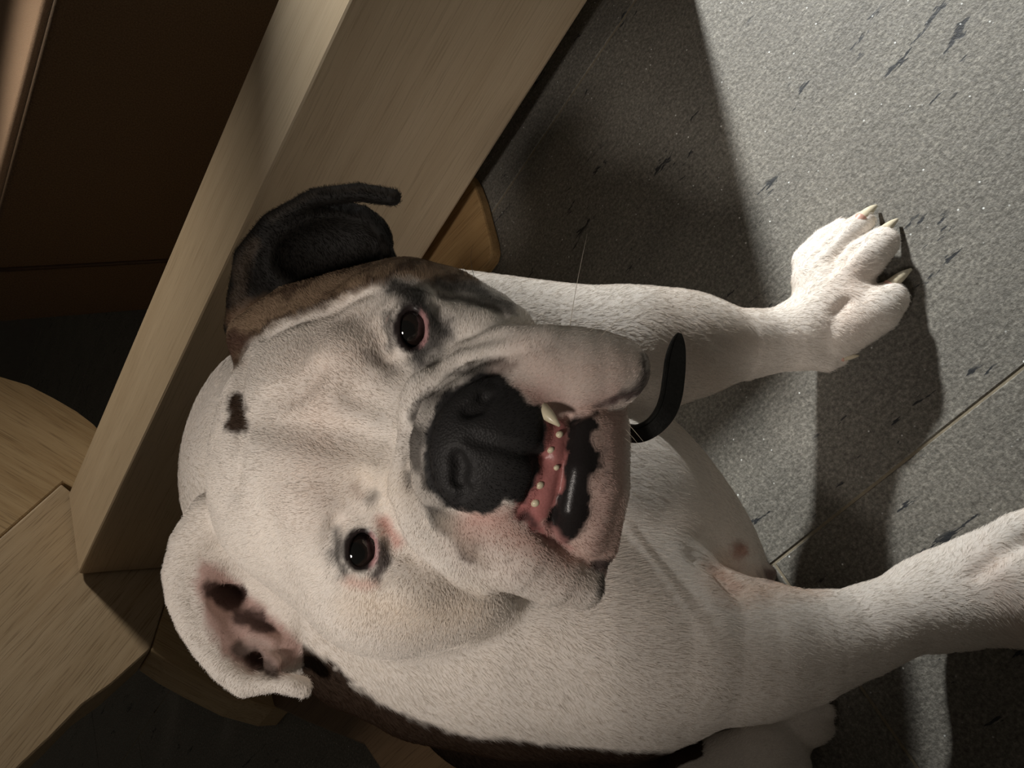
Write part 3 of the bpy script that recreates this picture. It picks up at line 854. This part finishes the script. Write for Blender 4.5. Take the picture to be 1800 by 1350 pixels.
for x, y, r in ((983, 764, 1.9), (968, 791, 1.7), (978, 822, 1.5), (949, 853, 2.0), (941, 884, 2.1)):
    c = ts(x, y, 0.4)
    bm = bmesh.new(); bmesh.ops.create_icosphere(bm, subdivisions=2, radius=r / 1000)
    for v in bm.verts: v.co = Vector((v.co.x * 1.1, v.co.y * 0.85, v.co.z * 1.0))
    o = bm_obj('incisor_tooth', bm, mat_tooth, dog, True)
    for v in o.data.vertices: v.co += Vector(to_world(c))
for base, mid, tip, r in (((1508, 391, 22), (1524, 372, 19), (1540, 362, 3), 4.6), ((1538, 424, 22), (1556, 400, 20), (1577, 386, 3), 4.6),
                          ((1555, 512, 24), (1578, 488, 22), (1601, 474, 4), 4.8), ((1470, 420, 12), (1484, 396, 10), (1494, 384, 2), 4.0),
                          ((1474, 631, 34), (1492, 628, 32), (1510, 625, 26), 2.6), ((1672, 975, 42), (1685, 966, 42), (1698, 954, 38), 3.0),
                          ((1872, 908, 26), (1896, 890, 22), (1916, 882, 4), 4.8), ((1915, 965, 26), (1942, 950, 22), (1964, 944, 4), 4.8),
                          ((1938, 1046, 26), (1966, 1038, 22), (1988, 1036, 4), 4.8)):
    c_ = horn('claw', [Pf(*base), Pf(*mid), Pf(*tip)], [r, r * 0.9, r * 0.7, r * 0.25], mat_claw)
    q_ = tuple(2 * a - b for a, b in zip(base, mid))
    b_ = horn('claw_base', [Pf(*base), Pf(*[(a + b) / 2 for a, b in zip(base, mid)]), Pf(*[a * 0.45 + b * 0.55 for a, b in zip(base, mid)])], [r * 1.04, r * 1.02, r * 0.99, r * 0.9], mat_quick)
    b_.parent = c_; b_.matrix_parent_inverse = Matrix.Identity(4); c_.matrix_parent_inverse = Matrix.Translation(dog.location).inverted()

# ------------------------------------------------------------------ collar end under the chin
def strap(name, rows, thick, mat, parent=None):
    """flat band: rows of (px, py, z, half width px); the width lies across the run of the band, eased edges"""
    C = [P(a, b, z) for a, b, z, w in rows]; vs, fs = [], []
    prof = [(-1, 0.4), (-0.93, 1), (0.60, 1), (0.66, 0.45), (0.72, 1), (0.93, 1), (1, 0.4), (1, -0.4), (0.93, -1), (-0.93, -1), (-1, -0.4)]
    for i, c in enumerate(C):
        t = C[min(i + 1, len(C) - 1)] - C[max(i - 1, 0)]; t /= np.linalg.norm(t)
        n = np.array([0.25, 0.1, -1.0]); n -= t * n.dot(t); n /= np.linalg.norm(n)
        s = np.cross(n, t); w = px2mm(rows[i][3], rows[i][2])
        for u, v in prof: vs.append(to_world(c + s * u * w + n * v * thick / 2))
    m = len(prof)
    for i in range(len(C) - 1):
        for k in range(m):
            k2 = (k + 1) % m
            fs.append((i * m + k, (i + 1) * m + k, (i + 1) * m + k2, i * m + k2))
    fs.append(tuple(range(m))); fs.append(tuple((len(C) - 1) * m + k for k in range(m))[::-1])
    o = mesh_obj(name, vs, fs, mat, parent)
    return o
mat_strap = plain('black_leather', (0.010, 0.010, 0.009), 0.5, 700, 0.3, 0.3, 0.3)
ctrl = [(1020, 745, 455, 15), (1060, 752, 425, 15), (1092, 759, 402, 16), (1122, 762, 392, 17), (1148, 750, 388, 18), (1168, 727, 386, 20),
        (1179, 698, 386, 21), (1184, 665, 387, 21), (1187, 635, 389, 20), (1190, 612, 391, 16), (1192, 596, 392, 10), (1193, 587, 393, 4)]
fine = []
for i in range(len(ctrl) - 1):
    q = [np.array(ctrl[max(0, min(len(ctrl) - 1, i + d))], float) for d in (-1, 0, 1, 2)]
    for t in np.arange(0, 1, 0.25):
        fine.append(0.5 * (2 * q[1] + (q[2] - q[0]) * t + (2 * q[0] - 5 * q[1] + 4 * q[2] - q[3]) * t * t + (3 * q[1] - q[0] - 3 * q[2] + q[3]) * t ** 3))
fine.append(np.array(ctrl[-1], float))
col_ = strap('collar', fine, 2.6, mat_strap)
tag(col_, 'black leather collar end curling out from under the bulldog chin', 'collar')

# ------------------------------------------------------------------ whiskers and long hairs
mat_whisk = plain('whisker', (0.62, 0.56, 0.46), 0.4, 100, 0.05, 0)
mat_whiskd = plain('dark_whisker', (0.06, 0.045, 0.035), 0.4, 100, 0.05, 0)
def whisker(rows, r0, mat):
    p = [Vector(to_world(P(*q))) for q in rows]; out = []
    for i in range(9):
        t = i / 8; out.append((1 - t) ** 2 * p[0] + 2 * t * (1 - t) * p[1] + t * t * p[2])
    tube('whisker', out, [r0 * (1 - 0.75 * i / 8) / 1000 for i in range(9)], mat, dog, 5)
whisker([(1000, 590, 372), (1008, 520, 350), (1032, 412, 340)], 0.22, mat_whisk)
whisker([(1015, 600, 372), (1060, 560, 350), (1110, 540, 340)], 0.14, mat_whisk)
whisker([(1030, 620, 370), (1080, 560, 350), (1140, 520, 345)], 0.12, mat_whisk)
whisker([(835, 490, 425), (822, 455, 410), (832, 430, 405)], 0.15, mat_whiskd)
whisker([(828, 492, 425), (815, 470, 412), (806, 450, 408)], 0.13, mat_whiskd)
whisker([(1104, 745, 355), (1120, 762, 350), (1140, 788, 350)], 0.14, mat_whisk)
whisker([(1100, 755, 355), (1112, 768, 350), (1126, 786, 350)], 0.14, mat_whisk)
whisker([(1098, 770, 355), (1106, 776, 350), (1114, 784, 350)], 0.12, mat_whisk)

# ------------------------------------------------------------------ short coat: one curve per hair, lying along the dog
def make_fur(count):
    tri = np.concatenate([F[:, [0, 1, 2]], F[:, [0, 2, 3]]])
    A, B, C = V[tri[:, 0]], V[tri[:, 1]], V[tri[:, 2]]
    cr = np.cross(B - A, C - A); area = np.linalg.norm(cr, axis=1) * 0.5
    nrm = cr / np.maximum(area[:, None] * 2, 1e-9)
    cen = (A + B + C) / 3
    hd = np.where(is_head[tri[:, 0]] | is_ear[tri[:, 0]], 1.9, 1.0)
    w = area * hd * (1 - bald[tri].mean(1)).clip(0, 1)
    w[cen[:, 2] > 700] *= 0.3
    pick = rs.choice(len(tri), count, p=w / w.sum())
    u = rs.rand(count, 2); fl = u.sum(1) > 1; u[fl] = 1 - u[fl]
    a, b, c = A[pick], B[pick], C[pick]
    root = a + u[:, :1] * (b - a) + u[:, 1:] * (c - a)
    vn = np.zeros_like(V); fn = np.cross(V[F[:, 1]] - V[F[:, 0]], V[F[:, 2]] - V[F[:, 0]])
    for k in range(4): np.add.at(vn, F[:, k], fn)
    vn /= np.maximum(np.linalg.norm(vn, axis=1)[:, None], 1e-9)
    N = vn[tri[pick, 0]]
    col = coat[tri[pick]].mean(1)
    head = (is_head | is_ear)[tri[pick, 0]]
    # flow: away from the nose on the head, down the neck, chest and legs on the body
    nosep = P(790, 778, 350); d = root - nosep
    d[:, 2] *= 0.7
    d /= np.linalg.norm(d, axis=1)[:, None]
    px = root[:, 0] / root[:, 2] * F_PX + 900; py = root[:, 1] / root[:, 2] * F_PX + 675
    body_d = np.tile(np.array([1.0, 0.25, 0.35]), (count, 1))
    body_d[:, 1] += np.clip((py - 900) / 500, -0.6, 0.5) * np.clip((1250 - px) / 300, 0, 1)
    dirv = np.where(head[:, None], d, body_d)
    nz = np.stack([vnoise(root, 14, 21 + i) for i in range(3)], 1)
    dirv = dirv + 0.35 * nz + rs.normal(0, 0.16, (count, 3))
    dirv -= N * (dirv * N).sum(1)[:, None]
    dirv /= np.maximum(np.linalg.norm(dirv, axis=1)[:, None], 1e-6)
    muz = np.exp(-(np.linalg.norm(root - P(900, 800, 355), axis=1) / 55) ** 2) * head
    ear = is_ear[tri[pick, 0]]
    L = np.where(head, np.where(ear, 3.2, 2.9), 4.0) * (0.7 + 0.55 * rs.rand(count)) * (1 - 0.62 * muz)
    lift = np.where(head, 0.18, 0.18) + rs.normal(0, 0.07, count)
    lift = np.clip(lift, 0.05, 0.8)
    p0 = root - N * 0.3
    p1 = root + dirv * (L * 0.5)[:, None] + N * (L * 0.5 * lift)[:, None]
    p2 = root + dirv * (L * 0.98)[:, None] + N * (L * 0.62 * lift)[:, None]
    pts = np.stack([p0, p1, p2], 1)
    ok = (CAM_H - pts @ NA).min(1) > 0.2
    pts, col, L, muz = pts[ok], col[ok], L[ok], muz[ok]
    m = len(pts)
    hc = bpy.data.hair_curves.new('coat')
    hc.add_curves([3] * m)
    hc.attributes['position'].data.foreach_set('vector', to_world(pts.reshape(-1, 3)).astype(np.float32).ravel())
    rad = hc.attributes.get('radius') or hc.attributes.new('radius', 'FLOAT', 'POINT')
    rr = np.tile(np.array([0.078, 0.064, 0.018]) * 1e-3, (m, 1)).astype(np.float32)
    rad.data.foreach_set('value', rr.ravel())
    ca = hc.attributes.new('coat', 'FLOAT_COLOR', 'CURVE')
    jit = (1 + rs.normal(0, 0.10, m))[:, None]
    ca.data.foreach_set('color', np.c_[np.clip(col * jit, 0, 1), np.ones(m)].astype(np.float32).ravel())
    o = bpy.data.objects.new('coat', hc); COL.objects.link(o)
    o.parent = dog; o.matrix_parent_inverse = Matrix.Translation(dog.location).inverted()
    o['kind'] = 'stuff'
    n = NT('dog_hair')
    at = n.add('ShaderNodeAttribute', attribute_name='coat')
    n.color(at.outputs['Color']); n.set(Roughness=0.7, Specular_IOR_Level=0.06)
    hc.materials.append(n.mat)
    return o
make_fur(430000)
